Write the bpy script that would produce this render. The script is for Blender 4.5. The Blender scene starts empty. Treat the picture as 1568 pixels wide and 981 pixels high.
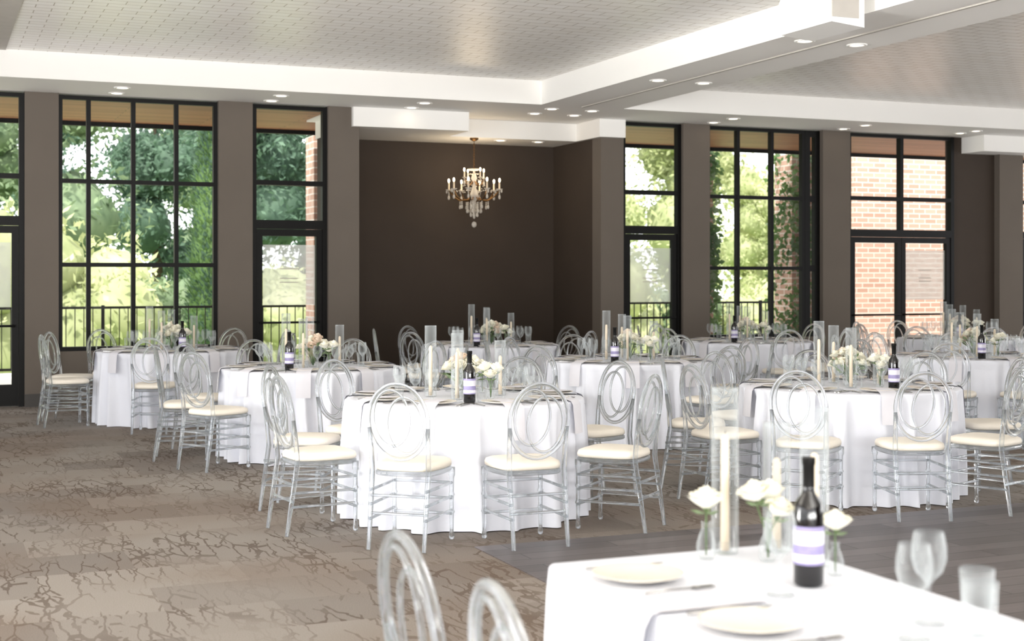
import bpy, math, random
from mathutils import Vector, Matrix
random.seed(7)
S=bpy.context.scene
COL=S.collection
pi=math.pi
def lin(h):
    h=h.lstrip('#'); o=[]
    for i in (0,2,4):
        c=int(h[i:i+2],16)/255
        o.append(c/12.92 if c<=0.04045 else ((c+0.055)/1.055)**2.4)
    return (o[0],o[1],o[2],1)
# ---------------------------------------------------------------- materials
def newmat(name):
    m=bpy.data.materials.new(name); m.use_nodes=True
    nt=m.node_tree; nt.nodes.clear()
    out=nt.nodes.new('ShaderNodeOutputMaterial')
    return m,nt,out
def pr(nt,color=(.8,.8,.8,1),rough=.5,metal=0,spec=.5):
    b=nt.nodes.new('ShaderNodeBsdfPrincipled')
    b.inputs['Base Color'].default_value=color
    b.inputs['Roughness'].default_value=rough
    b.inputs['Metallic'].default_value=metal
    b.inputs['Specular IOR Level'].default_value=spec
    return b
def coords(nt,scale=(1,1,1),rot=(0,0,0)):
    tc=nt.nodes.new('ShaderNodeTexCoord'); mp=nt.nodes.new('ShaderNodeMapping')
    mp.inputs['Scale'].default_value=scale; mp.inputs['Rotation'].default_value=rot
    nt.links.new(tc.outputs['Object'],mp.inputs['Vector'])
    return mp.outputs['Vector']
def noise(nt,vec,scale,detail=3,rough=.5):
    n=nt.nodes.new('ShaderNodeTexNoise'); n.inputs['Scale'].default_value=scale
    n.inputs['Detail'].default_value=detail; n.inputs['Roughness'].default_value=rough
    nt.links.new(vec,n.inputs['Vector']); return n
def ramp(nt,fac,stops):
    r=nt.nodes.new('ShaderNodeValToRGB'); e=r.color_ramp.elements
    e[0].position=stops[0][0]; e[0].color=stops[0][1]
    e[1].position=stops[-1][0]; e[1].color=stops[-1][1]
    for p,c in stops[1:-1]:
        x=e.new(p); x.color=c
    nt.links.new(fac,r.inputs['Fac']); return r
def mixc(nt,fac,a,b,mode='MIX'):
    m=nt.nodes.new('ShaderNodeMix'); m.data_type='RGBA'; m.blend_type=mode
    for sock,v in ((m.inputs[0],fac),(m.inputs[6],a),(m.inputs[7],b)):
        if isinstance(v,bpy.types.NodeSocket): nt.links.new(v,sock)
        else: sock.default_value=v
    return m.outputs[2]
def math_(nt,op,a,b):
    m=nt.nodes.new('ShaderNodeMath'); m.operation=op
    for i,v in enumerate((a,b)):
        if isinstance(v,bpy.types.NodeSocket): nt.links.new(v,m.inputs[i])
        else: m.inputs[i].default_value=v
    return m.outputs[0]
def bump(nt,h,b,strength=.3,dist=.01):
    n=nt.nodes.new('ShaderNodeBump'); n.inputs['Strength'].default_value=strength; n.inputs['Distance'].default_value=dist
    nt.links.new(h,n.inputs['Height']); nt.links.new(n.outputs[0],b.inputs['Normal'])
def simple(name,hexc,rough=.5,metal=0,spec=.5,var=.06,vs=8,bmp=0):
    m,nt,out=newmat(name); c=lin(hexc); b=pr(nt,c,rough,metal,spec)
    v=coords(nt); n=noise(nt,v,vs)
    d=tuple(max(0,x*(1-var)) for x in c[:3])+(1,); l=tuple(min(1,x*(1+var)) for x in c[:3])+(1,)
    r=ramp(nt,n.outputs['Fac'],[(.3,d),(.7,l)]); nt.links.new(r.outputs[0],b.inputs['Base Color'])
    if bmp:
        n2=noise(nt,v,vs*12); bump(nt,n2.outputs['Fac'],b,bmp,.003)
    nt.links.new(b.outputs[0],out.inputs[0]); return m
def emis(name,col,st):
    m,nt,out=newmat(name); e=nt.nodes.new('ShaderNodeEmission'); e.inputs[0].default_value=col; e.inputs[1].default_value=st
    nt.links.new(e.outputs[0],out.inputs[0]); return m
def clear(name,tint,body,lo,hi,rough=.05,spec=.8):
    # clear plastic / thin glass: transparent body, denser bright rims
    m,nt,out=newmat(name)
    t=nt.nodes.new('ShaderNodeBsdfTransparent'); t.inputs[0].default_value=tint
    b=pr(nt,body,rough,0,spec)
    lw=nt.nodes.new('ShaderNodeLayerWeight'); lw.inputs[0].default_value=.45
    mr=nt.nodes.new('ShaderNodeMapRange'); mr.inputs['To Min'].default_value=lo; mr.inputs['To Max'].default_value=hi
    nt.links.new(lw.outputs['Facing'],mr.inputs['Value'])
    mx=nt.nodes.new('ShaderNodeMixShader'); nt.links.new(mr.outputs[0],mx.inputs[0])
    nt.links.new(t.outputs[0],mx.inputs[1]); nt.links.new(b.outputs[0],mx.inputs[2]); nt.links.new(mx.outputs[0],out.inputs[0])
    return m
def acrylic():
    # solid clear acrylic: refractive body, part straight-through so that it does not cast heavy shadows
    m,nt,out=newmat('clear_acrylic')
    t=nt.nodes.new('ShaderNodeBsdfTransparent'); t.inputs[0].default_value=(.96,.97,.975,1)
    g=nt.nodes.new('ShaderNodeBsdfGlass'); g.inputs['IOR'].default_value=1.47; g.inputs['Roughness'].default_value=.02; g.inputs['Color'].default_value=(.95,.965,.975,1)
    b=pr(nt,lin('#b9c0c5'),.08,0,1.0)
    m1=nt.nodes.new('ShaderNodeMixShader'); m1.inputs[0].default_value=.62
    nt.links.new(t.outputs[0],m1.inputs[1]); nt.links.new(g.outputs[0],m1.inputs[2])
    lw=nt.nodes.new('ShaderNodeLayerWeight'); lw.inputs[0].default_value=.4
    mr=nt.nodes.new('ShaderNodeMapRange'); mr.inputs['To Min'].default_value=.02; mr.inputs['To Max'].default_value=.36
    nt.links.new(lw.outputs['Facing'],mr.inputs['Value'])
    m2=nt.nodes.new('ShaderNodeMixShader'); nt.links.new(mr.outputs[0],m2.inputs[0])
    nt.links.new(m1.outputs[0],m2.inputs[1]); nt.links.new(b.outputs[0],m2.inputs[2]); nt.links.new(m2.outputs[0],out.inputs[0])
    return m
M={}
M['wall']=simple('taupe_wall_paint','#6b635b',.8,spec=.2,var=.03,vs=2,bmp=.1)
M['dark']=simple('dark_brown_wall_paint','#453c35',.75,spec=.2,var=.04,vs=2,bmp=.1)
M['base']=simple('baseboard_charcoal','#37332f',.5)
M['white']=simple('white_ceiling_paint','#f6f4f0',.7,var=.008,vs=1)
M['greyceil']=simple('grey_ceiling_panel','#b9b4ac',.7,var=.04)
M['black']=simple('black_window_frame','#0b0a09',.5,spec=.2,var=.1)
M['cloth']=simple('white_linen','#e4e6ee',.85,spec=.2,var=.012,vs=3,bmp=.05)
M['napkin']=simple('napkin_linen','#d9d8de',.9,spec=.2,var=.02)
M['cushion']=simple('ivory_cushion','#f3ebdd',.6,var=.02,vs=10)
M['china']=simple('ivory_china','#e9e2d6',.25,var=.01)
M['steel']=simple('polished_cutlery','#b9b7b4',.25,1)
M['petal']=simple('white_petals','#fbf8e8',.6,var=.03,vs=30)
M['blush']=simple('blush_petals','#f2e0cd',.6,var=.05,vs=30)
M['leaf']=simple('rose_leaf','#84996e',.6,var=.2,vs=20)
M['stem']=simple('rose_stem','#55703f',.6,var=.1)
M['candle']=simple('taper_candle_wax','#e6d5bc',.5,var=.02)
M['bottle']=simple('dark_wine_glass','#0c0a0b',.08,0,.8,var=.05)
M['label']=simple('lavender_label','#9189b2',.6,var=.10,vs=60)
M['labelw']=simple('paper_label','#d8d6e0',.6)
M['brass']=simple('bronze_chandelier','#7a5a36',.35,.9)
M['acryl']=acrylic()
M['glass']=clear('clear_glassware',(.985,.99,.99,1),lin('#ccd2d4'),.035,.55,.04)
M['crystal']=clear('chandelier_crystal',(.95,.95,.95,1),lin('#efe8dc'),.45,.9,.03)
M['pane']=clear('window_pane',(.97,.98,.98,1),lin('#6a7070'),.02,.12,.02)
M['frost']=clear('frosted_vinyl',(.95,.96,.95,1),lin('#e9ebe6'),.6,.75,.6)
M['down']=emis('downlight_lens',(1,.87,.68,1),5)
M['bulb']=emis('candle_bulb',(1,.80,.50,1),14)
M['plastic']=simple('white_plastic','#f5f4f1',.4,var=.01)
M['concrete']=simple('terrace_concrete','#c9c3ba',.8,var=.06,vs=3)
M['grass']=simple('lawn','#93a873',.9,var=.25,vs=4)
M['trunk']=simple('bark','#5d4c3d',.9,var=.2)
def leafmat(name,a,b):
    m,nt,out=newmat(name); v=coords(nt); n=noise(nt,v,1.6,4)
    r=ramp(nt,n.outputs['Fac'],[(.3,lin(a)),(.7,lin(b))])
    d=pr(nt,(.1,.3,.1,1),.7); t=nt.nodes.new('ShaderNodeBsdfTranslucent')
    nt.links.new(r.outputs[0],d.inputs['Base Color']); nt.links.new(r.outputs[0],t.inputs[0])
    mx=nt.nodes.new('ShaderNodeMixShader'); mx.inputs[0].default_value=.35
    nt.links.new(d.outputs[0],mx.inputs[1]); nt.links.new(t.outputs[0],mx.inputs[2]); nt.links.new(mx.outputs[0],out.inputs[0]); return m
M['fol1']=leafmat('foliage_light','#8f9c66','#dadcae')
M['fol2']=leafmat('foliage_mid','#5f7858','#98aa84')
M['fol3']=leafmat('foliage_dark','#3d5848','#6f8c74')
M['fol4']=leafmat('foliage_russet','#85725c','#b0a486')
M['fol5']=leafmat('foliage_cypress','#47693a','#79985a')
# ceiling tile
def tilemat(name,c1,c2,mort,bw,rh,ms,rot=0,bs=.6,rough=.5):
    m,nt,out=newmat(name); v=coords(nt,rot=(0,0,rot)); b=pr(nt,(.8,.8,.8,1),rough)
    k=nt.nodes.new('ShaderNodeTexBrick'); nt.links.new(v,k.inputs['Vector'])
    k.inputs['Scale'].default_value=1; k.inputs['Brick Width'].default_value=bw; k.inputs['Row Height'].default_value=rh
    k.inputs['Mortar Size'].default_value=ms; k.inputs['Mortar Smooth'].default_value=.3
    k.inputs['Color1'].default_value=lin(c1); k.inputs['Color2'].default_value=lin(c2); k.inputs['Mortar'].default_value=lin(mort)
    nt.links.new(k.outputs['Color'],b.inputs['Base Color'])
    inv=math_(nt,'SUBTRACT',1.0,k.outputs['Fac']); bump(nt,inv,b,bs,.01)
    nt.links.new(b.outputs[0],out.inputs[0]); return m
M['tile']=tilemat('embossed_ceiling_tile','#faf8f4','#f5f2ec','#b4aa9d',.30,.15,.0055,0,.5,.35)
def brickmat():
    m,nt,out=newmat('salmon_brick'); tc=nt.nodes.new('ShaderNodeTexCoord')
    sx=nt.nodes.new('ShaderNodeSeparateXYZ'); nt.links.new(tc.outputs['Object'],sx.inputs[0])
    cb=nt.nodes.new('ShaderNodeCombineXYZ'); ad=math_(nt,'ADD',sx.outputs[0],sx.outputs[1])
    nt.links.new(ad,cb.inputs[0]); nt.links.new(sx.outputs[2],cb.inputs[1])
    k=nt.nodes.new('ShaderNodeTexBrick'); nt.links.new(cb.outputs[0],k.inputs['Vector'])
    k.inputs['Scale'].default_value=1; k.inputs['Brick Width'].default_value=.28; k.inputs['Row Height'].default_value=.10
    k.inputs['Mortar Size'].default_value=.012
    k.inputs['Color1'].default_value=lin('#b58f7c'); k.inputs['Color2'].default_value=lin('#c9a693'); k.inputs['Mortar'].default_value=lin('#d8ccc0')
    b=pr(nt,(.8,.8,.8,1),.85); nt.links.new(k.outputs['Color'],b.inputs['Base Color']); nt.links.new(b.outputs[0],out.inputs[0]); return m
M['brick']=brickmat()
def woodsoffit():
    m,nt,out=newmat('cedar_soffit'); v=coords(nt); k=nt.nodes.new('ShaderNodeTexBrick'); nt.links.new(v,k.inputs['Vector'])
    k.inputs['Scale'].default_value=1; k.inputs['Brick Width'].default_value=2.4; k.inputs['Row Height'].default_value=.14; k.inputs['Mortar Size'].default_value=.006
    k.inputs['Color1'].default_value=lin('#a8704a'); k.inputs['Color2'].default_value=lin('#8f5a38'); k.inputs['Mortar'].default_value=lin('#5a3a22')
    b=pr(nt,(.8,.8,.8,1),.5); nt.links.new(k.outputs['Color'],b.inputs['Base Color']); nt.links.new(b.outputs[0],out.inputs[0]); return m
M['cedar']=woodsoffit()
def plank():
    m,nt,out=newmat('dance_floor_planks'); v=coords(nt,rot=(0,0,0)); k=nt.nodes.new('ShaderNodeTexBrick'); nt.links.new(v,k.inputs['Vector'])
    k.inputs['Scale'].default_value=1; k.inputs['Brick Width'].default_value=1.2; k.inputs['Row Height'].default_value=.15; k.inputs['Mortar Size'].default_value=.004
    k.inputs['Color1'].default_value=lin('#6b6261'); k.inputs['Color2'].default_value=lin('#504847'); k.inputs['Mortar'].default_value=lin('#2f2a29')
    v2=coords(nt,scale=(1,14,1)); n=noise(nt,v2,3,4); c=mixc(nt,.35,k.outputs['Color'],n.outputs['Fac'],'OVERLAY')
    b=pr(nt,(.8,.8,.8,1),.38,0,.4); nt.links.new(c,b.inputs['Base Color']); nt.links.new(b.outputs[0],out.inputs[0]); return m
M['plank']=plank()
def carpet():
    m,nt,out=newmat('patterned_carpet'); v=coords(nt)
    k=nt.nodes.new('ShaderNodeTexBrick'); nt.links.new(v,k.inputs['Vector']); k.offset=.5
    k.inputs['Scale'].default_value=1; k.inputs['Brick Width'].default_value=1.0; k.inputs['Row Height'].default_value=.5; k.inputs['Mortar Size'].default_value=0
    k.inputs['Color1'].default_value=(0,0,0,1); k.inputs['Color2'].default_value=(1,1,1,1)
    base=ramp(nt,k.outputs['Color'],[(0,lin('#807973')),(1,lin('#99928b'))])
    wn=noise(nt,v,8,2)
    off=mixc(nt,.05,v,wn.outputs['Color'],'ADD')
    off2=mixc(nt,1.0,off,k.outputs['Color'],'ADD')
    lines=None
    for sc,rotz,w in ((8.5,.45,.036),(12,-.8,.04),(10,1.3,.032)):
        mp=nt.nodes.new('ShaderNodeMapping'); mp.inputs['Rotation'].default_value=(0,0,rotz); mp.inputs['Scale'].default_value=(1,.2,1)
        nt.links.new(off2,mp.inputs['Vector'])
        vo=nt.nodes.new('ShaderNodeTexVoronoi'); vo.feature='DISTANCE_TO_EDGE'; vo.inputs['Scale'].default_value=sc
        nt.links.new(mp.outputs[0],vo.inputs['Vector'])
        l=math_(nt,'LESS_THAN',vo.outputs['Distance'],w)
        bn_=noise(nt,mp.outputs[0],sc*.6,1); cut=math_(nt,'GREATER_THAN',bn_.outputs['Fac'],.51)
        l=math_(nt,'MULTIPLY',l,cut)
        lines=l if lines is None else math_(nt,'MAXIMUM',lines,l)
    mk=noise(nt,v,1.1,3); mr=ramp(nt,mk.outputs['Fac'],[(.38,(.15,.15,.15,1)),(.56,(1,1,1,1))])
    f=math_(nt,'MULTIPLY',lines,mr.outputs[0]); f=math_(nt,'MULTIPLY',f,.66)
    c=mixc(nt,f,base.outputs[0],lin('#54463c'))
    bn=noise(nt,v,.6,2); br=ramp(nt,bn.outputs['Fac'],[(.46,(0,0,0,1)),(.60,(1,1,1,1))])
    c=mixc(nt,math_(nt,'MULTIPLY',br.outputs[0],.35),c,lin('#766353'))
    fn=noise(nt,v,220,2); c=mixc(nt,.45,c,fn.outputs['Fac'],'OVERLAY')
    b=pr(nt,(.8,.8,.8,1),.95,0,.1); nt.links.new(c,b.inputs['Base Color']); bump(nt,fn.outputs['Fac'],b,.4,.004)
    nt.links.new(b.outputs[0],out.inputs[0]); return m
M['carpet']=carpet()
# ---------------------------------------------------------------- mesh builder
class MB:
    def __init__(s): s.v=[]; s.f=[]; s.m=[]; s.sm=[]; s.mats=[]; s.T=Matrix.Identity(4)
    def mi(s,k):
        if k not in s.mats: s.mats.append(k)
        return s.mats.index(k)
    def add(s,vs,fs,mat,smooth=False):
        o=len(s.v); i=s.mi(mat)
        s.v+=[tuple(s.T@Vector(p)) for p in vs]
        for f in fs: s.f.append([a+o for a in f]); s.m.append(i); s.sm.append(smooth)
    def box(s,x0,x1,y0,y1,z0,z1,mat):
        vs=[(x,y,z) for x in (x0,x1) for y in (y0,y1) for z in (z0,z1)]
        s.add(vs,[(0,1,3,2),(4,6,7,5),(0,4,5,1),(2,3,7,6),(0,2,6,4),(1,5,7,3)],mat)
    def lathe(s,prof,mat,c=(0,0,0),seg=16,smooth=True,cap=False):
        vs=[];fs=[]
        for r,z in prof:
            for i in range(seg):
                a=2*pi*i/seg; vs.append((c[0]+r*math.cos(a),c[1]+r*math.sin(a),c[2]+z))
        n=len(prof)
        for j in range(n-1):
            for i in range(seg):
                k=(i+1)%seg; fs.append((j*seg+i,j*seg+k,(j+1)*seg+k,(j+1)*seg+i))
        if cap: fs.append(tuple(range(seg))[::-1]); fs.append(tuple((n-1)*seg+i for i in range(seg)))
        s.add(vs,fs,mat,smooth)
    def tube(s,path,r,mat,seg=8,closed=False,radii=None):
        P=[Vector(p) for p in path]; n=len(P); vs=[];fs=[]
        N=None
        for i in range(n):
            if closed: t=P[(i+1)%n]-P[i-1]
            else: t=P[min(i+1,n-1)]-P[max(i-1,0)]
            t.normalize()
            if N is None:
                ref=Vector((0,0,1)) if abs(t.z)<.8 else Vector((0,1,0))
                N=ref.cross(t).normalized()
            else:
                N=(N-t*N.dot(t)).normalized()
            B=t.cross(N); rr=radii[i] if radii else r
            for k in range(seg):
                a=2*pi*k/seg; vs.append(P[i]+rr*(math.cos(a)*N+math.sin(a)*B))
        m=n if closed else n-1
        for j in range(m):
            jj=(j+1)%n
            for k in range(seg):
                q=(k+1)%seg; fs.append((j*seg+k,j*seg+q,jj*seg+q,jj*seg+k))
        if not closed: fs.append(tuple(range(seg))[::-1]); fs.append(tuple((n-1)*seg+k for k in range(seg)))
        s.add(vs,fs,mat,True)
    def ball(s,c,r,mat,seg=10,rings=6,sx=1,sy=1,sz=1,jit=0):
        vs=[];fs=[]
        for j in range(rings+1):
            th=pi*j/rings
            for i in range(seg):
                a=2*pi*i/seg; q=r*(1+random.uniform(-jit,jit))
                vs.append((c[0]+q*sx*math.sin(th)*math.cos(a),c[1]+q*sy*math.sin(th)*math.sin(a),c[2]+q*sz*math.cos(th)))
        for j in range(rings):
            for i in range(seg):
                k=(i+1)%seg; fs.append((j*seg+i,(j+1)*seg+i,(j+1)*seg+k,j*seg+k))
        s.add(vs,fs,mat,True)
    def mesh(s,name):
        me=bpy.data.meshes.new(name); me.from_pydata(s.v,[],s.f)
        for k in s.mats: me.materials.append(M[k])
        me.polygons.foreach_set('material_index',s.m); me.polygons.foreach_set('use_smooth',s.sm); me.update()
        return me
    def obj(s,name,loc=(0,0,0),rz=0): return place(s.mesh(name),name,loc,rz)
def place(me,name,loc=(0,0,0),rz=0,sc=1):
    o=bpy.data.objects.new(name,me); COL.objects.link(o); o.location=loc; o.rotation_euler=(0,0,rz)
    o.scale=(sc,sc,sc) if not isinstance(sc,tuple) else sc
    return o
def boxobj(name,x0,x1,y0,y1,z0,z1,mat):
    b=MB(); b.box(x0,x1,y0,y1,z0,z1,mat); return b.obj(name)
# ---------------------------------------------------------------- room shell
WY=17.28; ZS=3.70; ZC=4.0; ZN=3.45
boxobj('floor',-5,20,-5,17.55,-.12,0,'carpet')
boxobj('dance_floor',2.84,14,-5,7.34,.0005,.006,'plank')
boxobj('floor_niche',5.1,8.56,17.55,19.0,-.12,0,'carpet')
b=MB()
b.box(.77,7.14,-5,16.1,ZC,ZC+.2,'tile'); b.obj('ceiling')
boxobj('ceiling_left',-5,.77,-5,16.1,ZC-.01,ZC+.2,'greyceil')
boxobj('ceiling_right',8.3,20,-5,16.1,ZC,ZC+.2,'tile')
b=MB(); b.box(7.14,8.3,-5,16.1,ZS,ZC+.2,'white'); b.box(7.70,7.73,-5,16.1,ZS-.012,ZS,'greyceil'); b.obj('ceiling_beam')
boxobj('ceiling_soffit',-5,20,16.1,17.55,ZS,ZC+.2,'white')
b=MB(); b.box(5.0,6.58,17.20,19.1,ZN,ZS-.002,'white'); b.box(6.58,8.50,17.95,19.1,ZN,ZS-.002,'white'); b.box(8.50,8.90,17.20,19.1,ZN,ZS-.002,'white')
b.box(4.9,9.0,17.551,19.2,ZS,ZS+.2,'white'); b.obj('ceiling_niche')
boxobj('trim_soffit_right',14.9,20,16.9,17.55,ZN,ZS-.002,'white')
# rear wall pieces
b=MB()
for x0,x1 in ((-5,-.2),(1.036,1.416),(3.302,3.724),(4.694,5.10),(8.56,8.911),(9.86,10.294),(12.225,12.714),(15.55,16.02),(17.2,20)):
    b.box(x0,x1,WY,WY+.27,0,ZS if not 5<x0<9 else ZN,'wall')
b.box(1.416,3.302,WY+.05,WY+.27,0,.64,'wall'); b.box(10.294,12.225,WY+.05,WY+.27,0,.64,'wall')
b.obj('wall_back')
b=MB(); b.box(14.707,15.55,WY+.12,WY+.27,0,ZS,'dark'); b.obj('wall_back_dark')
b=MB(); b.box(5.10,8.56,18.87,19.0,0,ZN,'dark'); b.box(5.0,5.1,17.55,19.0,0,ZN,'dark'); b.box(8.56,8.7,WY+.271,19.0,0,ZN,'dark'); b.obj('wall_niche')
b=MB()
for x0,x1 in ((1.036,1.416),(3.302,3.724),(4.694,5.10),(8.56,8.911),(9.86,10.294),(12.225,12.714),(15.55,16.02)):
    b.box(x0,x1,WY-.02,WY-.001,0,.15,'base')
b.box(5.10,8.56,18.85,18.869,0,.15,'base'); b.obj('baseboard_back')
# side / rear shells with generous openings
b=MB()
b.box(-5.2,-5,-5,17.55,0,.1,'wall'); b.box(-5.2,-5,-5,17.55,3.6,4.2,'wall')
for y in (-5,-1,3,7,11,15,17.2): b.box(-5.2,-5,y,y+.35,.1,3.6,'wall')
b.obj('wall_left')
b=MB(); b.box(20,20.2,-5,17.55,0,.1,'wall'); b.box(20,20.2,-5,17.55,3.6,4.2,'wall')
for y in (-5,-1,3,7,11,15,17.2): b.box(20,20.2,y,y+.35,.1,3.6,'wall')
b.obj('wall_right')
b=MB(); b.box(-5.2,20.2,-5.2,-5,3.7,4.2,'wall')
for x in (-5,0,5,10,15,19.8): b.box(x,x+.4,-5.2,-5,0,3.7,'wall')
b.box(5.4,10,-5.2,-5,0,3.7,'wall'); b.box(10.4,15,-5.2,-5,0,3.7,'wall'); b.box(15.4,19.8,-5.2,-5,0,3.7,'wall')
b.obj('wall_front')
# windows
def window(name,x0,x1,z0,z1,vs,hs,t=.05):
    b=MB(); y0,y1=WY+.08,WY+.16
    b.box(x0,x0+t,y0,y1,z0,z1,'black'); b.box(x1-t,x1,y0,y1,z0,z1,'black')
    b.box(x0+t,x1-t,y0,y1,z0,z0+t,'black'); b.box(x0+t,x1-t,y0,y1,z1-t,z1,'black')
    for v in vs: b.box(v-t/2,v+t/2,y0-.003,y1+.003,z0+t,z1-t,'black')
    for h in hs: b.box(x0+t,x1-t,y0+.002,y1-.002,h-t/2,h+t/2,'black')
    b.add([(x0,WY+.12,z0),(x1,WY+.12,z0),(x1,WY+.12,z1),(x0,WY+.12,z1)],[(0,1,2,3)],'pane')
    return b.obj(name)
window('window_1',1.416,3.302,.64,3.69,(1.765,2.288,2.802),(1.67,2.67))
window('window_2',10.294,11.96,.64,3.69,(10.817,11.394),(1.65,2.68))
window('window_3',11.965,12.225,.64,3.69,(),(1.65,2.68),.09)
def door(name,x0,x1,leaves,frost):
    b=MB(); y0,y1=WY+.06,WY+.16; t=.06; ZT=ZS-.012
    b.box(x0,x0+t,y0,y1,0,ZT,'black'); b.box(x1-t,x1,y0,y1,0,ZT,'black')
    b.box(x0+t,x1-t,y0,y1,ZT-.05,ZT,'black'); b.box(x0+t,x1-t,y0,y1,2.68,2.74,'black'); b.box(x0+t,x1-t,y0,y1,2.13,2.24,'black')
    b.add([(x0,WY+.11,0),(x1,WY+.11,0),(x1,WY+.11,ZT),(x0,WY+.11,ZT)],[(0,1,2,3)],'pane')
    w=(x1-x0-2*t)/leaves
    if leaves>1: b.box((x0+x1)/2-.03,(x0+x1)/2+.03,y0+.001,y1-.001,2.24,ZT-.05,'black')
    for i in range(leaves):
        a=x0+t+i*w+.004; c=a+w-.008; s=.075; ya,yb=y0+.012,y1-.012
        b.box(a,a+s,ya,yb,.01,2.125,'black'); b.box(c-s,c,ya,yb,.01,2.125,'black')
        b.box(a+s,c-s,ya,yb,.01,.26,'black'); b.box(a+s,c-s,ya,yb,2.04,2.125,'black')
        b.tube([(a+s*.5,ya-.05,.95),(c-s*.5,ya-.05,.95)],.014,'black')
        b.box(a+s*.4,a+s*.6,ya-.05,ya,.94,.96,'black'); b.box(c-s*.6,c-s*.4,ya-.05,ya,.94,.96,'black')
        if frost[i]:
            b.add([(a+s+.01,WY+.105,1.17),(c-s-.01,WY+.105,1.17),(c-s-.01,WY+.105,1.93),(a+s+.01,WY+.105,1.93)],[(0,1,2,3)],'frost')
            for zz in (1.62,1.5,1.45): b.add([((a+c)/2-.12,WY+.103,zz),((a+c)/2+.12,WY+.103,zz),((a+c)/2+.12,WY+.103,zz+.012),((a+c)/2-.12,WY+.103,zz+.012)],[(0,1,2,3)],'greyceil')
    return b.obj(name)
door('door_1',-.199,1.035,1,(1,))
door('door_2',3.725,4.693,1,(1,))
door('door_3',8.912,9.859,1,(1,))
door('door_4',12.715,14.706,2,(0,1))
door('door_5',16.021,17.199,1,(0,))
# downlights
b=MB(); b.lathe([(.0,0),(.065,0)],'down',seg=20); b.lathe([(.065,0),(.07,-.008),(.095,-.008),(.098,.002)],'plastic',seg=20)
dl=b.mesh('recessed_downlight')
for x in (2.05,3.9,5.72,10.2,12.4,14.4):
    for y in (16.5,17.02 if x<14 else 16.85): place(dl,'recessed_downlight',(x,y,ZS-.003))
for x in (7.44,8.02):
    for y in (16.45,17.0,13.6,10.8,8.0,5.2): place(dl,'recessed_downlight',(x,y,ZS-.003))
    place(dl,'recessed_downlight',(x,18.2,ZN-.003))
for x,y in ((2.6,11.5),(4.2,11.5)): place(dl,'recessed_downlight',(x,y,ZC-.003))
# wall speaker on beam
b=MB()
prof=[(-.02,-.05),(.30,-.02),(.36,.14),(.30,.30),(-.02,.30)]
vs=[];L=.72
for y in (-L/2,L/2):
    for px,pz in prof: vs.append((-px,y,pz))
n=len(prof); fs=[tuple(range(n)),tuple(range(2*n-1,n-1,-1))]+[(i,i+n,(i+1)%n+n,(i+1)%n) for i in range(n)]
b.add(vs,fs,'plastic'); b.box(.02,.14,-.06,.06,.1,.2,'plastic'); b.box(.06,.14,-.12,.12,.05,.26,'plastic')
b.box(-.30,-.04,-.37,-.361,.02,.26,'greyceil')
b.obj('ceiling_speaker',(6.99,9.7,3.6))
# ---------------------------------------------------------------- chairs
def chair():
    b=MB(); A='acryl'
    yb=lambda z:-.195-.14*(z-.45)
    def ell(cx,cz,a,h,r,n=40):
        b.tube([(cx+a*math.cos(2*pi*i/n),yb(cz+h*math.sin(2*pi*i/n)),cz+h*math.sin(2*pi*i/n)) for i in range(n)],r,A,10,True)
    ell(0,.715,.178,.212,.0125)
    ell(-.04,.735,.108,.158,.008); ell(.04,.695,.108,.158,.008)
    for s in (-1,1):
        b.tube([(s*.165,-.265,0),(s*.165,-.235,.2),(s*.168,-.2,.43),(s*.170,yb(.56),.56),(s*.175,yb(.68),.68)],.014,A,8,radii=[.012,.015,.017,.015,.012])
        pf=[(.0,.0),(.011,0),(.016,.01),(.016,.03),(.012,.05),(.014,.15),(.02,.16),(.013,.175),(.014,.25),(.02,.26),(.013,.275),(.015,.36),(.021,.375),(.021,.42),(0,.42)]
        b.lathe(pf,A,(s*.178,.165,0),8)
        for z in (.17,.25,.33): b.tube([(s*.178,.16,z),(s*.166,-.235+.0*z,z)],.009,A,6)
    for z in (.15,.24,.33): b.tube([(-.178,.165,z),(.178,.165,z)],.009,A,6)
    for z in (.2,.3): b.tube([(-.166,-.225,z),(.166,-.225,z)],.009,A,6)
    def ring(k,z):
        pts=[]
        for i in range(32):
            a=2*pi*i/32; c,s_=math.cos(a),math.sin(a)
            x=abs(c)**.45*(1 if c>0 else -1); y=abs(s_)**.45*(1 if s_>0 else -1)
            w=.198 if y>0 else .198-.022*(-y)
            pts.append((x*w*k,y*.198*k,z))
        return pts
    def stack(layers,mat):
        vs=[];fs=[]
        for k,z in layers: vs+=ring(k,z)
        for j in range(len(layers)-1):
            for i in range(32): fs.append((j*32+i,j*32+(i+1)%32,(j+1)*32+(i+1)%32,(j+1)*32+i))
        fs.append(tuple(range(32))[::-1]); fs.append(tuple((len(layers)-1)*32+i for i in range(32)))
        b.add(vs,fs,mat,True)
    stack([(.97,.405),(1.0,.41),(1.0,.428),(.97,.432)],A)
    stack([(.93,.433),(.99,.438),(1.0,.455),(.97,.472),(.85,.482),(.5,.487)],'cushion')
    return b.mesh('dining_chair')
CH=chair()
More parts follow.
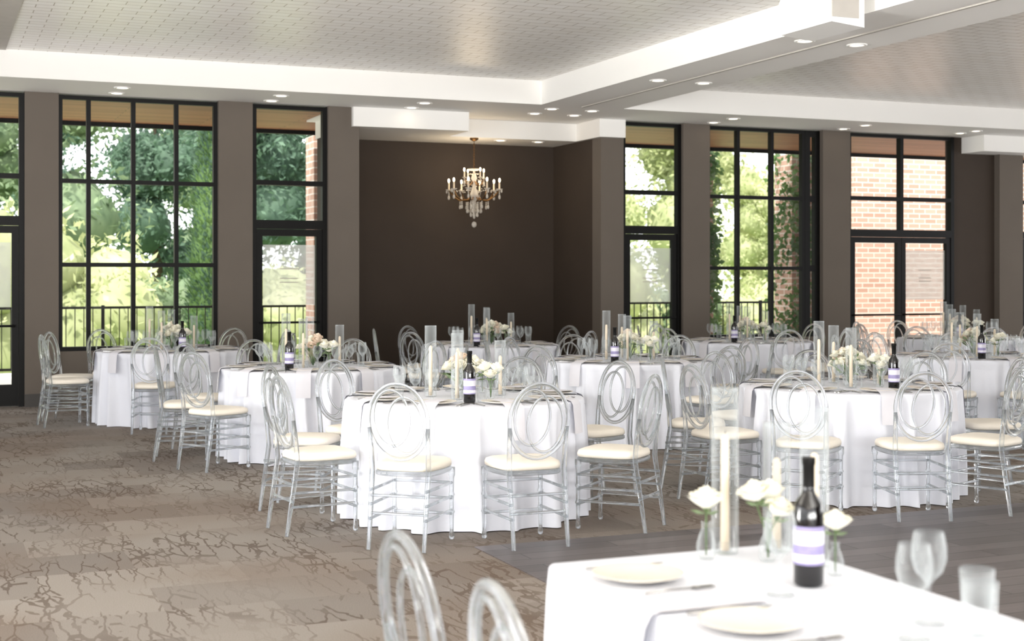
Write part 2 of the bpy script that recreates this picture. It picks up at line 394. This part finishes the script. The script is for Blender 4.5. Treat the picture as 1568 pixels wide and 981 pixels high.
# ---------------------------------------------------------------- tables
def tablecloth(seed):
    rnd=random.Random(seed); b=MB(); N=320; R=.775; vs=[];fs=[]
    # irregular draped folds: angular centres, widths, heights, drift
    folds=[]; a=0
    while a<2*pi-.1:
        folds.append((a+rnd.uniform(-.05,.05),rnd.uniform(.03,.065),rnd.uniform(.6,1.5),rnd.uniform(-.07,.07))); a+=rnd.uniform(.16,.34)
    def F(a,t):
        s=0
        for c,w,h,dr in folds:
            d=(a-c-dr*t+pi)%(2*pi)-pi; s+=h*math.exp(-(abs(d)/w)**1.7)
        return s
    prof=[(R*.5,.75,0,0),(R*.94,.75,0,0),(R*.985,.747,.0,0),(R-.002,.738,.06,0)]+[(R-.012+.006*(k/16),.738-.733*(k/16),.12+.88*(k/16)**.5,k/16) for k in range(1,17)]
    for r,z,w,t in prof:
        for i in range(N):
            a=2*pi*i/N
            rr=r+.095*w*(min(F(a,t),1.2)-.5)
            vs.append((rr*math.cos(a),rr*math.sin(a),z))
    n=len(prof)
    vs.append((0,0,.75)); c=len(vs)-1
    for i in range(N): fs.append((c,i,(i+1)%N))
    for j in range(n-1):
        for i in range(N): fs.append((j*N+i,(j+1)*N+i,(j+1)*N+(i+1)%N,j*N+(i+1)%N))
    b.add(vs,fs,'cloth',True)
    return b.mesh('round_banquet_table')
TC=[tablecloth(s) for s in (3,8,21)]
# tabletop things ------------------------------------------------------------
def setting():
    b=MB()
    b.lathe([(0,.006),(.07,.006),(.085,.010),(.13,.020),(.132,.022),(.128,.022),(.085,.014),(.0,.012)],'china',(0,0,0),28)
    # folded napkin lying over the plate and hanging past the table edge
    P_=[(.07,.026),(-.10,.026),(-.155,.010),(-.178,.002),(-.192,-.02),(-.200,-.10),(-.208,-.20)]
    vs=[]
    for y,z_ in P_:
        for u in (-.06,-.02,.02,.06): vs.append((u,y-(.003 if z_<0 and abs(u)<.05 else 0),z_))
    fs=[(j*4+k,j*4+k+1,(j+1)*4+k+1,(j+1)*4+k) for j in range(len(P_)-1) for k in range(3)]
    b.add(vs,fs,'napkin',True)
    for x,t in ((-.16,'f'),(.16,'k'),(.185,'k')):
        b.box(x-.005,x+.005,-.10,.03,.003,.007,'steel'); b.box(x-.011,x+.011,.03,.10,.003,.006,'steel')
    return b.mesh('place_setting')
PS=setting()
def wineglass():
    b=MB(); b.lathe([(.0,.003),(.036,.002),(.034,.005),(.006,.012),(.004,.03),(.004,.085),(.010,.095),(.030,.115),(.039,.145),(.038,.175),(.032,.205)],'glass',seg=18); return b.mesh('wine_glass')
def tumbler():
    b=MB(); b.lathe([(.0,.004),(.026,.002),(.028,.01),(.034,.13),(.0335,.13)],'glass',seg=18)
    return b.mesh('water_glass')
WG=wineglass(); TG=tumbler()
def candle(h,hc):
    b=MB(); b.lathe([(.0,.004),(.036,.001),(.038,.008),(.038,h),(.036,h),(.036,h-.008)],'glass',seg=20)
    b.lathe([(.018,.004),(.018,.03),(.012,.032)],'glass',seg=12)
    b.lathe([(.0,.008),(.013,.008),(.011,hc-.01),(.006,hc),(0,hc+.002)],'candle',seg=12)
    b.tube([(0,0,hc),(0.002,0,hc+.012)],.001,'black',5)
    return b.mesh('taper_candle_in_glass_cylinder')
CD=[candle(.46,.33),(candle(.42,.30)),candle(.36,.26)]
def bottle():
    b=MB(); b.lathe([(0,.004),(.030,.0),(.037,.006),(.0375,.18),(.034,.205),(.018,.228),(.0145,.245),(.0145,.30),(.0165,.302),(.0165,.318),(0,.32)],'bottle',seg=24)
    b.lathe([(.0382,.055),(.0382,.15)],'label',seg=24); b.lathe([(.0384,.062),(.0384,.08)],'labelw',seg=24); b.lathe([(.0384,.105),(.0384,.138)],'labelw',seg=24)
    b.lathe([(.0152,.245),(.0152,.30),(.0172,.302),(.0172,.319)],'black',seg=16)
    return b.mesh('wine_bottle')
BT=bottle()
def rose(b,c,R,tilt=(0,0),mat='petal'):
    sv=b.T.copy()
    b.T=sv@Matrix.Translation(c)@Matrix.Rotation(tilt[0],4,'X')@Matrix.Rotation(tilt[1],4,'Y')
    n=18
    for i in range(n):
        k=i/(n-1); ang=i*2.399; r=R*(.12+.83*k); vs=[];fs=[]
        U,V=5,5; wd=1.2-.35*k
        for v in range(V):
            vv=v/(V-1)
            for u in range(U):
                uu=u/(U-1)*2-1
                a=ang+uu*wd; rad=r*(.3+.8*math.sin(vv*pi*.55))*(1+.15*k*vv)+ (R*.14*k if v==V-1 else 0)
                z=R*(-.75+1.45*vv*(1-.38*k))-R*.16*uu*uu*vv - (R*.10*k if v==V-1 else 0)
                vs.append((rad*math.cos(a),rad*math.sin(a),z))
        for v in range(V-1):
            for u in range(U-1): fs.append((v*U+u,v*U+u+1,(v+1)*U+u+1,(v+1)*U+u))
        b.add(vs,fs,mat,True)
    b.ball((0,0,0),R*.42,mat,8,6)
    b.T=sv
def leafp(b,p,d,l):
    d=Vector(d).normalized(); s=d.cross(Vector((0,0,1)));
    if s.length<.1: s=Vector((1,0,0))
    s.normalize(); p=Vector(p); up=s.cross(d)
    vs=[p,p+d*l*.45+s*l*.24+up*.004,p+d*l,p+d*l*.45-s*l*.24+up*.004,p+d*l*.5-up*.006]
    b.add(vs,[(0,1,4),(1,2,4),(2,3,4),(3,0,4)],'leaf',True)
def budvase(kind,seed):
    rnd=random.Random(seed); b=MB()
    b.lathe([(0,.004),(.020,.001),(.026,.012),(.027,.04),(.020,.065),(.013,.08),(.012,.095),(.015,.102)],'glass',seg=16)
    ns=1 if kind==0 else 3
    for i in range(ns):
        a=i*2.1+seed; q=.0 if ns==1 else .045; h=.145+rnd.uniform(0,.05)
        x,y=q*math.cos(a),q*math.sin(a)
        b.tube([(0,0,.01),(x*.2,y*.2,.09),(x,y,h)],.0022,'stem',5)
        rose(b,(x,y,h+.02),.038+rnd.uniform(0,.006),(-y*6,x*6))
        for j in range(3):
            t=a+j*2; leafp(b,(x*.6,y*.6,h-.03),(math.cos(t),math.sin(t),.3),.05)
    return b.mesh('rose_bud_vase')
BV=[budvase(0,1),budvase(1,2),budvase(1,5)]
def bouquet(seed):
    rnd=random.Random(seed); b=MB()
    b.lathe([(0,.004),(.035,.001),(.045,.015),(.048,.06),(.04,.085)],'glass',seg=16)
    for i in range(17):
        a=i*2.4; q=.015+.12*(i/17)**.75; h=.22-.08*(i/17)+rnd.uniform(-.02,.05); x,y=q*math.cos(a),q*math.sin(a)
        b.tube([(0,0,.01),(x*.3,y*.3,.08),(x,y,h)],.002,'stem',5); rose(b,(x,y,h+.015),rnd.uniform(.030,.045),(-y*5,x*5),'blush' if i%5==3 else 'petal')
    for i in range(26):
        a=rnd.uniform(0,2*pi); leafp(b,(.08*math.cos(a),.08*math.sin(a),rnd.uniform(.09,.2)),(math.cos(a),math.sin(a),rnd.uniform(-.2,.9)),rnd.uniform(.05,.09))
    return b.mesh('white_rose_centerpiece')
BQ=[bouquet(1),bouquet(4)]
def dress(cx,cy,psis,seed,k):
    rnd=random.Random(seed)
    place(TC[k%3],'round_banquet_table',(cx,cy,.001),rnd.uniform(0,6))
    z=.752
    def pol(psi,r): a=math.radians(psi); return (cx+r*math.sin(a),cy-r*math.cos(a))
    for p in psis:
        q=p+rnd.uniform(-2,2); r=1.055+rnd.uniform(-.01,.03)
        x,y=pol(q,r); place(CH,'dining_chair',(x,y,.002),math.radians(q+rnd.uniform(-5,5)))
    n=9
    p0=psis[0]
    for i in range(n):
        p=p0+i*360/n
        x,y=pol(p,.595); place(PS,'place_setting',(x,y,z),math.radians(p))
        x,y=pol(p+11,.43); place(WG,'wine_glass',(x,y,z))
        x,y=pol(p-9,.45); place(TG if i%2 else WG,'water_glass' if i%2 else 'wine_glass',(x,y,z),0)
    for (dx,dy),c in zip(((-.215,.06),(-.13,-.20),(.04,.24),(.235,-.03)),(0,1,1,2)):
        place(CD[c],'taper_candle_in_glass_cylinder',(cx+dx,cy+dy,z))
    place(BQ[seed%2],'white_rose_centerpiece',(cx+.01,cy+.01,z),rnd.uniform(0,6))
    place(BV[1],'rose_bud_vase',(cx+.08,cy-.25,z),rnd.uniform(0,6)); place(BV[0],'rose_bud_vase',(cx+.2,cy+.2,z),rnd.uniform(0,6))
    x,y=pol(p0+21,.46); place(BT,'wine_bottle',(x,y,z),math.radians(150+rnd.uniform(-15,15)))
o=-22.7
def P(*a): return [x+o for x in a]
dress(3.211,8.467,P(-15.6,20.4,-57,60,128,-133,165,-100),1,0)
dress(6.071,8.267,P(6,-29,42,-66,-102,97,-140,140,178),2,1)
dress(3.044,11.734,P(-37,-75,-113,-150,172,130,92),3,2)
dress(2.372,15.05,P(7,-62,-95,-130,-165,160,122,80),4,0)
dress(6.031,11.568,P(-43,35,-85,75,115,155,-160,-122),5,1)
dress(5.914,14.76,P(-40,-85,55,95,135,175,-130),6,2)
dress(9.103,14.402,P(-50,-90,50,90,130,170,-130,10),7,0)
dress(9.437,10.848,P(-30,-68,8,48,90,130,170,-110,-150),8,1)
dress(12.013,14.052,P(-40,-80,0,40,80,120,160,-120,-160),9,2)
# ---------------------------------------------------------------- head table (foreground)
def recttable(x0,x1,y0,y1):
    b=MB(); rc=.035; pts=[]
    def arc(cx,cy,a0):
        for i in range(7):
            a=a0+pi/2*i/6; pts.append((cx+rc*math.cos(a),cy+rc*math.sin(a),math.cos(a),math.sin(a)))
    def line(xa,ya,xb,yb,nx,ny,n):
        for i in range(1,n): pts.append((xa+(xb-xa)*i/n,ya+(yb-ya)*i/n,nx,ny))
    arc(x1-rc,y1-rc,0); line(x1-rc,y1,x0+rc,y1,0,1,30); arc(x0+rc,y1-rc,pi/2); line(x0,y1-rc,x0,y0+rc,-1,0,80)
    arc(x0+rc,y0+rc,pi); line(x0+rc,y0,x1-rc,y0,0,-1,30); arc(x1-rc,y0+rc,1.5*pi); line(x1,y0+rc,x1,y1-rc,1,0,80)
    N=len(pts); L=0; S_=[0]
    for i in range(1,N): L+=math.hypot(pts[i][0]-pts[i-1][0],pts[i][1]-pts[i-1][1]); S_.append(L)
    rows=[(-.03,.75,0),(-.006,.7495,0),(0,.742,0)]+[(.003+.03*k/12,.742-.736*k/12,(k/12)**.8) for k in range(1,13)]
    vs=[];fs=[]
    for d,z,w in rows:
        for i,(x,y,nx,ny) in enumerate(pts):
            s=S_[i]; f=math.sin(s*21+1.5*math.sin(s*3.1))*.6+.4*math.sin(s*34+1)
            q=d+.022*w*f+.01*w
            vs.append((x+nx*q,y+ny*q,z))
    fs.append(tuple(range(N)))
    for j in range(len(rows)-1):
        for i in range(N): fs.append((j*N+i,(j+1)*N+i,(j+1)*N+(i+1)%N,j*N+(i+1)%N))
    b.add(vs,fs,'cloth',True)
    return b.obj('rectangular_banquet_table',(0,0,.007))
recttable(1.53,2.27,.9,3.43)
z=.759
def drape(x,y,w):
    b=MB(); pts=[(.30,.004),(.05,.004),(.012,.005),(-.012,.0),(-.030,-.03),(-.045,-.15),(-.058,-.27)]
    vs=[];fs=[]
    for px,pz in pts:
        for k in range(9):
            u=k/8-.5; vs.append((px-(.004*math.sin(k*2.2) if pz<-.01 else 0),u*w*(1-.1*(pz<-.1)),pz))
    for j in range(len(pts)-1):
        for k in range(8): fs.append((j*9+k,j*9+k+1,(j+1)*9+k+1,(j+1)*9+k))
    b.add(vs,fs,'napkin',True); return b.obj('draped_napkin',(x,y,z))
def plate_only(x,y):
    b=MB(); b.lathe([(0,.006),(.07,.004),(.085,.010),(.115,.018),(.117,.02),(.113,.02),(.08,.012),(.0,.010)],'china',(0,0,0),36); return b.obj('dinner_plate',(x,y,z))
def fork(x,y,rz):
    b=MB(); b.tube([(0,-.1,.004),(0,-.03,.006),(0,.04,.004)],.003,'steel',6); b.box(-.011,.011,.04,.055,.003,.006,'steel')
    for k in range(4): b.box(-.011+k*.0063,-.008+k*.0063,.055,.10,.003,.005,'steel')
    return b.obj('fork',(x,y,z),rz)
def knife(x,y,rz):
    b=MB(); b.tube([(0,-.11,.005),(0,0,.005)],.004,'steel',6); b.add([(-.004,0,.003),(.006,0,.003),(.008,.09,.003),(-.004,.12,.003),(-.004,0,.006),(.006,0,.006),(.008,.09,.006),(-.004,.12,.006)],[(0,3,2,1),(4,5,6,7),(0,1,5,4),(1,2,6,5),(2,3,7,6),(3,0,4,7)],'steel')
    return b.obj('table_knife',(x,y,z),rz)
for y in (3.15,2.62,2.05):
    plate_only(1.665,y); fork(1.70,y-.155,-1.5); knife(1.70,y+.145,-1.6)
for y in (2.885,2.335): drape(1.53,y,.16)
place(BV[0],'rose_bud_vase',(1.96,3.31,z),0,1.0); place(BV[1],'rose_bud_vase',(2.10,3.22,z),1,.92)
place(BV[0],'rose_bud_vase',(2.16,3.00,z),2,.85)
place(CD[0],'taper_candle_in_glass_cylinder',(2.05,3.36,z)); place(CD[1],'taper_candle_in_glass_cylinder',(2.18,3.12,z)); place(CD[2],'taper_candle_in_glass_cylinder',(2.20,3.33,z))
place(BT,'wine_bottle',(2.03,2.93,z),3.6)
for x,y in ((1.90,2.86),(1.93,2.40),(2.05,2.50)): place(WG,'wine_glass',(x,y,z))
for x,y in ((2.08,2.38),(2.0,2.28)): place(TG,'water_glass',(x,y,z),0,1.1)
for y in (3.1,2.5): place(CH,'dining_chair',(1.27,y,.002),-pi/2+random.uniform(-.06,.06))
# ---------------------------------------------------------------- chandelier
def chandelier():
    b=MB()
    b.lathe([(0,0),(.06,0),(.06,-.02),(.02,-.045),(0,-.045)],'brass',seg=16)
    for i in range(10): 
        zc=-.06-.036*i; s=[(.011*math.cos(t*pi/4)*(1 if i%2 else .2),.011*math.cos(t*pi/4)*(.2 if i%2 else 1),zc+.022*math.sin(t*pi/4)) for t in range(8)]
        b.tube(s,.003,'brass',5,True)
    b.lathe([(0,-.42),(.03,-.43),(.012,-.47),(.03,-.52),(.045,-.56),(.015,-.62),(.03,-.70),(.06,-.78),(.075,-.82),(.03,-.87),(.012,-.92),(.03,-.95),(0,-1.0)],'crystal',seg=14)
    b.lathe([(.05,-.44),(.09,-.43),(.095,-.44),(.05,-.455)],'crystal',seg=14)
    b.tube([(0,0,-.4),(0,0,-.98)],.008,'brass',8)
    def bead(x,y,zt,n,r=.012):
        for k in range(n):
            b.ball((x,y,zt-k*r*2.1),r*(1 if k<n-1 else 1.5),'crystal',6,4,sz=1.0 if k<n-1 else 1.7)
    for i in range(8):
        a=2*pi*i/8+.2; c,s=math.cos(a),math.sin(a); R=.36 if i%2 else .33
        pth=[(q*c,q*s,zz) for q,zz in ((.03,-.78),(.10,-.86),(.20,-.87),(.28,-.82),(R,-.73))]
        b.tube(pth,.009,'brass',7)
        b.lathe([(.0,-.735),(.02,-.73),(.045,-.715),(.047,-.71),(.01,-.715)],'crystal',(R*c,R*s,0),12)
        b.lathe([(.012,-.715),(.012,-.62),(.0,-.618)],'candle',(R*c,R*s,0),10)
        b.ball((R*c,R*s,-.59),.014,'bulb',8,6,sz=2)
        bead(R*c,R*s,-.75,4); bead(R*c+.03*c,R*s+.03*s,-.725,2,.009); bead(.2*c,.2*s,-.89,4,.011); bead(.1*c,.1*s,-.9,6,.011)
        if i%2==0:
            pth=[(q*c,q*s,zz) for q,zz in ((.02,-.6),(.07,-.66),(.13,-.64),(.16,-.56))]
            b.tube(pth,.008,'brass',7); b.lathe([(0,-.565),(.035,-.55),(.01,-.548)],'crystal',(.16*c,.16*s,0),10)
            b.lathe([(.011,-.55),(.011,-.47),(0,-.468)],'candle',(.16*c,.16*s,0),10); b.ball((.16*c,.16*s,-.445),.013,'bulb',8,6,sz=2)
            bead(.16*c,.16*s,-.575,3)
        for k in range(7):
            t=k/6; b.ball(((.06+.27*t)*c,(.06+.27*t)*s,-.5-.23*t-.10*math.sin(t*pi)),.009,'crystal',6,4)
    bead(0,0,-1.0,4,.014); b.ball((0,0,-1.2),.035,'crystal',10,8,sz=1.2)
    for i in range(6):
        a=i*pi/3; bead(.05*math.cos(a),.05*math.sin(a),-.93,7,.011)
    return b.obj('crystal_chandelier',(6.98,18.05,ZN))
chandelier()
# ---------------------------------------------------------------- outside
boxobj('terrace_floor',-10,32,17.6,24.2,-.3,-.05,'concrete')
boxobj('lawn_ground',-40,70,24.2,90,-1.2,-.35,'grass')
b=MB(); b.box(-10,4.89,17.56,20.5,3.72,3.85,'cedar'); b.box(9.01,32,17.56,20.5,3.72,3.85,'cedar'); b.box(4.89,9.01,19.25,20.5,3.72,3.85,'cedar'); b.box(-10,32,20.5,20.58,3.66,4.1,'black'); b.obj('roof_overhang')
b=MB()
for zz in (.0,.98): b.box(-10,16.9,23.6,23.64,zz+.02,zz+.06,'black')
x=-10
while x<16.9: b.box(x,x+.014,23.61,23.63,.06,1.0,'black'); x+=.14
x=-10
while x<16.9: b.box(x,x+.05,23.595,23.645,-.049,1.06,'black'); x+=1.8
b.obj('terrace_railing')
boxobj('brick_wing_wall',16.95,30,22.9,23.4,-.2,5.0,'brick')
b=MB(); b.box(5.45,6.0,20.9,21.4,-.1,3.7,'brick'); b.obj('brick_pillar')
def leaves(b,c,rx,ry,rz,n,sz,mat,rnd,shell=.75):
    for _ in range(n):
        u=rnd.uniform(-1,1); t=rnd.uniform(0,2*pi); q=math.sqrt(1-u*u); k=rnd.uniform(shell,1.08)
        p=Vector((c[0]+rx*k*q*math.cos(t),c[1]+ry*k*q*math.sin(t),c[2]+rz*k*u))
        d=Vector((rnd.uniform(-1,1),rnd.uniform(-1,1),rnd.uniform(-1,1))).normalized(); e=d.cross(Vector((rnd.uniform(-1,1),rnd.uniform(-1,1),rnd.uniform(-1,1)))).normalized()
        s=sz*rnd.uniform(.6,1.3)
        b.add([p,p+d*s+e*s*.45,p+d*s*2,p+d*s-e*s*.45],[(0,1,2,3)],mat)
def pillar_ivy(x,y,w,h,seed):
    rnd=random.Random(seed); b=MB(); b.box(x-w/2,x+w/2,y-w/2,y+w/2,-.1,h,'brick')
    for _ in range(2600):
        zz=rnd.uniform(0,h); s=rnd.choice((0,0,1,2)); u=rnd.uniform(-w*.6,w*.6); k=rnd.uniform(.02,.12)
        p=Vector((x+u,y-w/2-k,zz)) if s==0 else Vector((x+(1 if s==1 else -1)*(w/2+k),y+u,zz))
        if math.sin(zz*3+seed+u*4)+rnd.uniform(-1,1)<-.5: continue
        d=Vector((rnd.uniform(-1,1),rnd.uniform(-.4,.4),rnd.uniform(-1,.4))).normalized(); e=d.cross(Vector((rnd.uniform(-.3,.3),1,rnd.uniform(-.3,.3)))).normalized(); sz=rnd.uniform(.04,.07)
        b.add([p,p+d*sz+e*sz*.6,p+d*sz*2,p+d*sz-e*sz*.6],[(0,1,2,3)],rnd.choice(('fol5','fol2','fol5')))
    return b.obj('ivy_covered_brick_pillar')
pillar_ivy(14.35,21.1,.55,3.7,1); pillar_ivy(12.35,21.1,.36,3.7,2)
def tree(seed,mat,h):
    rnd=random.Random(seed); b=MB()
    b.tube([(0,0,-.2),(.05,.1,h*.3),(-.1,0,h*.75)],.2,'trunk',8,radii=[.22,.16,.06])
    for i in range(11):
        zc=h*rnd.uniform(.18,.92); k=1-abs(zc/h-.45)*1.1; a=rnd.uniform(0,2*pi); q=rnd.uniform(.2,1)*1.7*k
        R=rnd.uniform(.9,1.6)*(.6+.5*k); c=(q*math.cos(a),q*math.sin(a),zc)
        b.ball(c,R*.58,mat,12,8,jit=.12); leaves(b,c,R,R,R*.85,620,.10,mat,rnd,.55)
    return b.mesh('garden_tree')
TR=[tree(1,'fol1',7.5),tree(2,'fol2',9),tree(3,'fol3',10),tree(4,'fol4',8),tree(5,'fol2',8.5)]
rnd=random.Random(11)
for row,(yy,sp) in enumerate(((33,3.6),(40,4.2),(49,5.5))):
    x=-4+row
    while x<yy*1.05+4:
        t=rnd.choice((0,1,2,4,3,2)) if row==0 else rnd.choice((1,2,4,2))
        if .45<x/yy<.82: t=0
        if not (row==0 and .50<x/yy<.75):
            place(TR[t],'garden_tree',(x+rnd.uniform(-.8,.8),yy+rnd.uniform(-1.5,1.5),-.4),rnd.uniform(0,6),rnd.uniform(.8,1.15) if row==0 else rnd.uniform(.85,1.1))
        x+=sp
def bush(seed,mat):
    rnd=random.Random(seed); b=MB()
    for i in range(5):
        a=rnd.uniform(0,2*pi); c=(.6*math.cos(a),.4*math.sin(a),rnd.uniform(.5,1.3)); R=rnd.uniform(.5,.8)
        b.ball(c,R*.75,mat,12,8,jit=.1); leaves(b,c,R,R,R,350,.06,mat,rnd,.7)
    b.ball((0,0,.3),.8,mat,12,8,sz=.9); return b.mesh('garden_bush')
BS=[bush(1,'fol1'),bush(2,'fol2')]
x=-3
while x<27:
    place(BS[rnd.randint(0,1) if x>4 else 0],'garden_bush',(x,27.6+rnd.uniform(-.3,.8),-.4),rnd.uniform(0,6),rnd.uniform(.9,1.4)*(1.35 if 0<x<4.5 else 1)); x+=1.9
def cypress():
    rnd=random.Random(5); b=MB(); b.tube([(0,0,-.1),(0,0,1)],.08,'trunk',8)
    prof=[(.0,.1),(.36,.3),(.44,1.2),(.40,2.4),(.30,3.6),(.15,4.5),(0,4.8)]
    b.lathe(prof,'fol5',seg=14)
    for _ in range(4500):
        zz=rnd.uniform(.15,4.8); i=max(k for k in range(len(prof)) if prof[k][1]<=zz); j=min(i+1,len(prof)-1); f=(zz-prof[i][1])/max(.01,prof[j][1]-prof[i][1]); r=prof[i][0]+(prof[j][0]-prof[i][0])*f+rnd.uniform(-.02,.06)
        a=rnd.uniform(0,2*pi); p=Vector((r*math.cos(a),r*math.sin(a),zz)); d=Vector((math.cos(a)*.6,math.sin(a)*.6,rnd.uniform(.3,1))).normalized(); e=Vector((-math.sin(a),math.cos(a),0)); s=rnd.uniform(.04,.08)
        b.add([p,p+d*s+e*s*.4,p+d*s*2,p+d*s-e*s*.4],[(0,1,2,3)],rnd.choice(('fol5','fol3')))
    return b.mesh('columnar_cypress')
CY=cypress()
place(CY,'columnar_cypress',(4.68,24.95,-.4),0,1.0)
# ---------------------------------------------------------------- light
w=bpy.data.worlds.new('World'); S.world=w; w.use_nodes=True
bg=w.node_tree.nodes['Background']; bg.inputs[0].default_value=(.97,.98,1,1); bg.inputs[1].default_value=2.2
sun=bpy.data.lights.new('sun','SUN'); sun.energy=4.5; sun.angle=.02; sun.color=(1,.95,.86)
so=bpy.data.objects.new('sun',sun); COL.objects.link(so)
so.rotation_euler=Vector((-.25,-.45,.85)).to_track_quat('Z','Y').to_euler()
def area(name,loc,d,sx,sy,e,col=(1,.985,.955),spread=110):
    l=bpy.data.lights.new(name,'AREA'); l.shape='RECTANGLE'; l.size=sx; l.size_y=sy; l.energy=e; l.color=col; l.spread=math.radians(spread)
    ob=bpy.data.objects.new(name,l); COL.objects.link(ob); ob.location=loc
    ob.rotation_euler=Vector(d).to_track_quat('-Z','Z').to_euler(); return ob
# added fill lights outside side and rear openings, aimed up to brighten the ceiling
area('fill_light_left',(-5.7,6.5,1.2),(1,0,.75),22,2.4,3800)
area('fill_light_rear',(0,-5.7,1.2),(0,1,.8),10,2.4,900)
area('fill_light_right',(20.7,6.5,1.2),(-1,0,.75),22,2.4,1700)
pl=bpy.data.lights.new('chandelier_glow','POINT'); pl.energy=10; pl.color=(1,.8,.55); pl.shadow_soft_size=.25
po=bpy.data.objects.new('chandelier_glow',pl); COL.objects.link(po); po.location=(6.98,18.05,2.95)
# ---------------------------------------------------------------- camera
cam=bpy.data.cameras.new('camera'); co=bpy.data.objects.new('camera',cam); COL.objects.link(co); S.camera=co
co.location=(0,0,1.53); co.rotation_euler=(pi/2,0,math.radians(-22.7))
cam.sensor_width=36; cam.lens=49.0; cam.shift_y=-.043; cam.clip_end=300
cam.dof.use_dof=True; cam.dof.focus_distance=9.5; cam.dof.aperture_fstop=3.2
S.view_settings.view_transform='Standard'; S.view_settings.exposure=.55; S.view_settings.look='None'
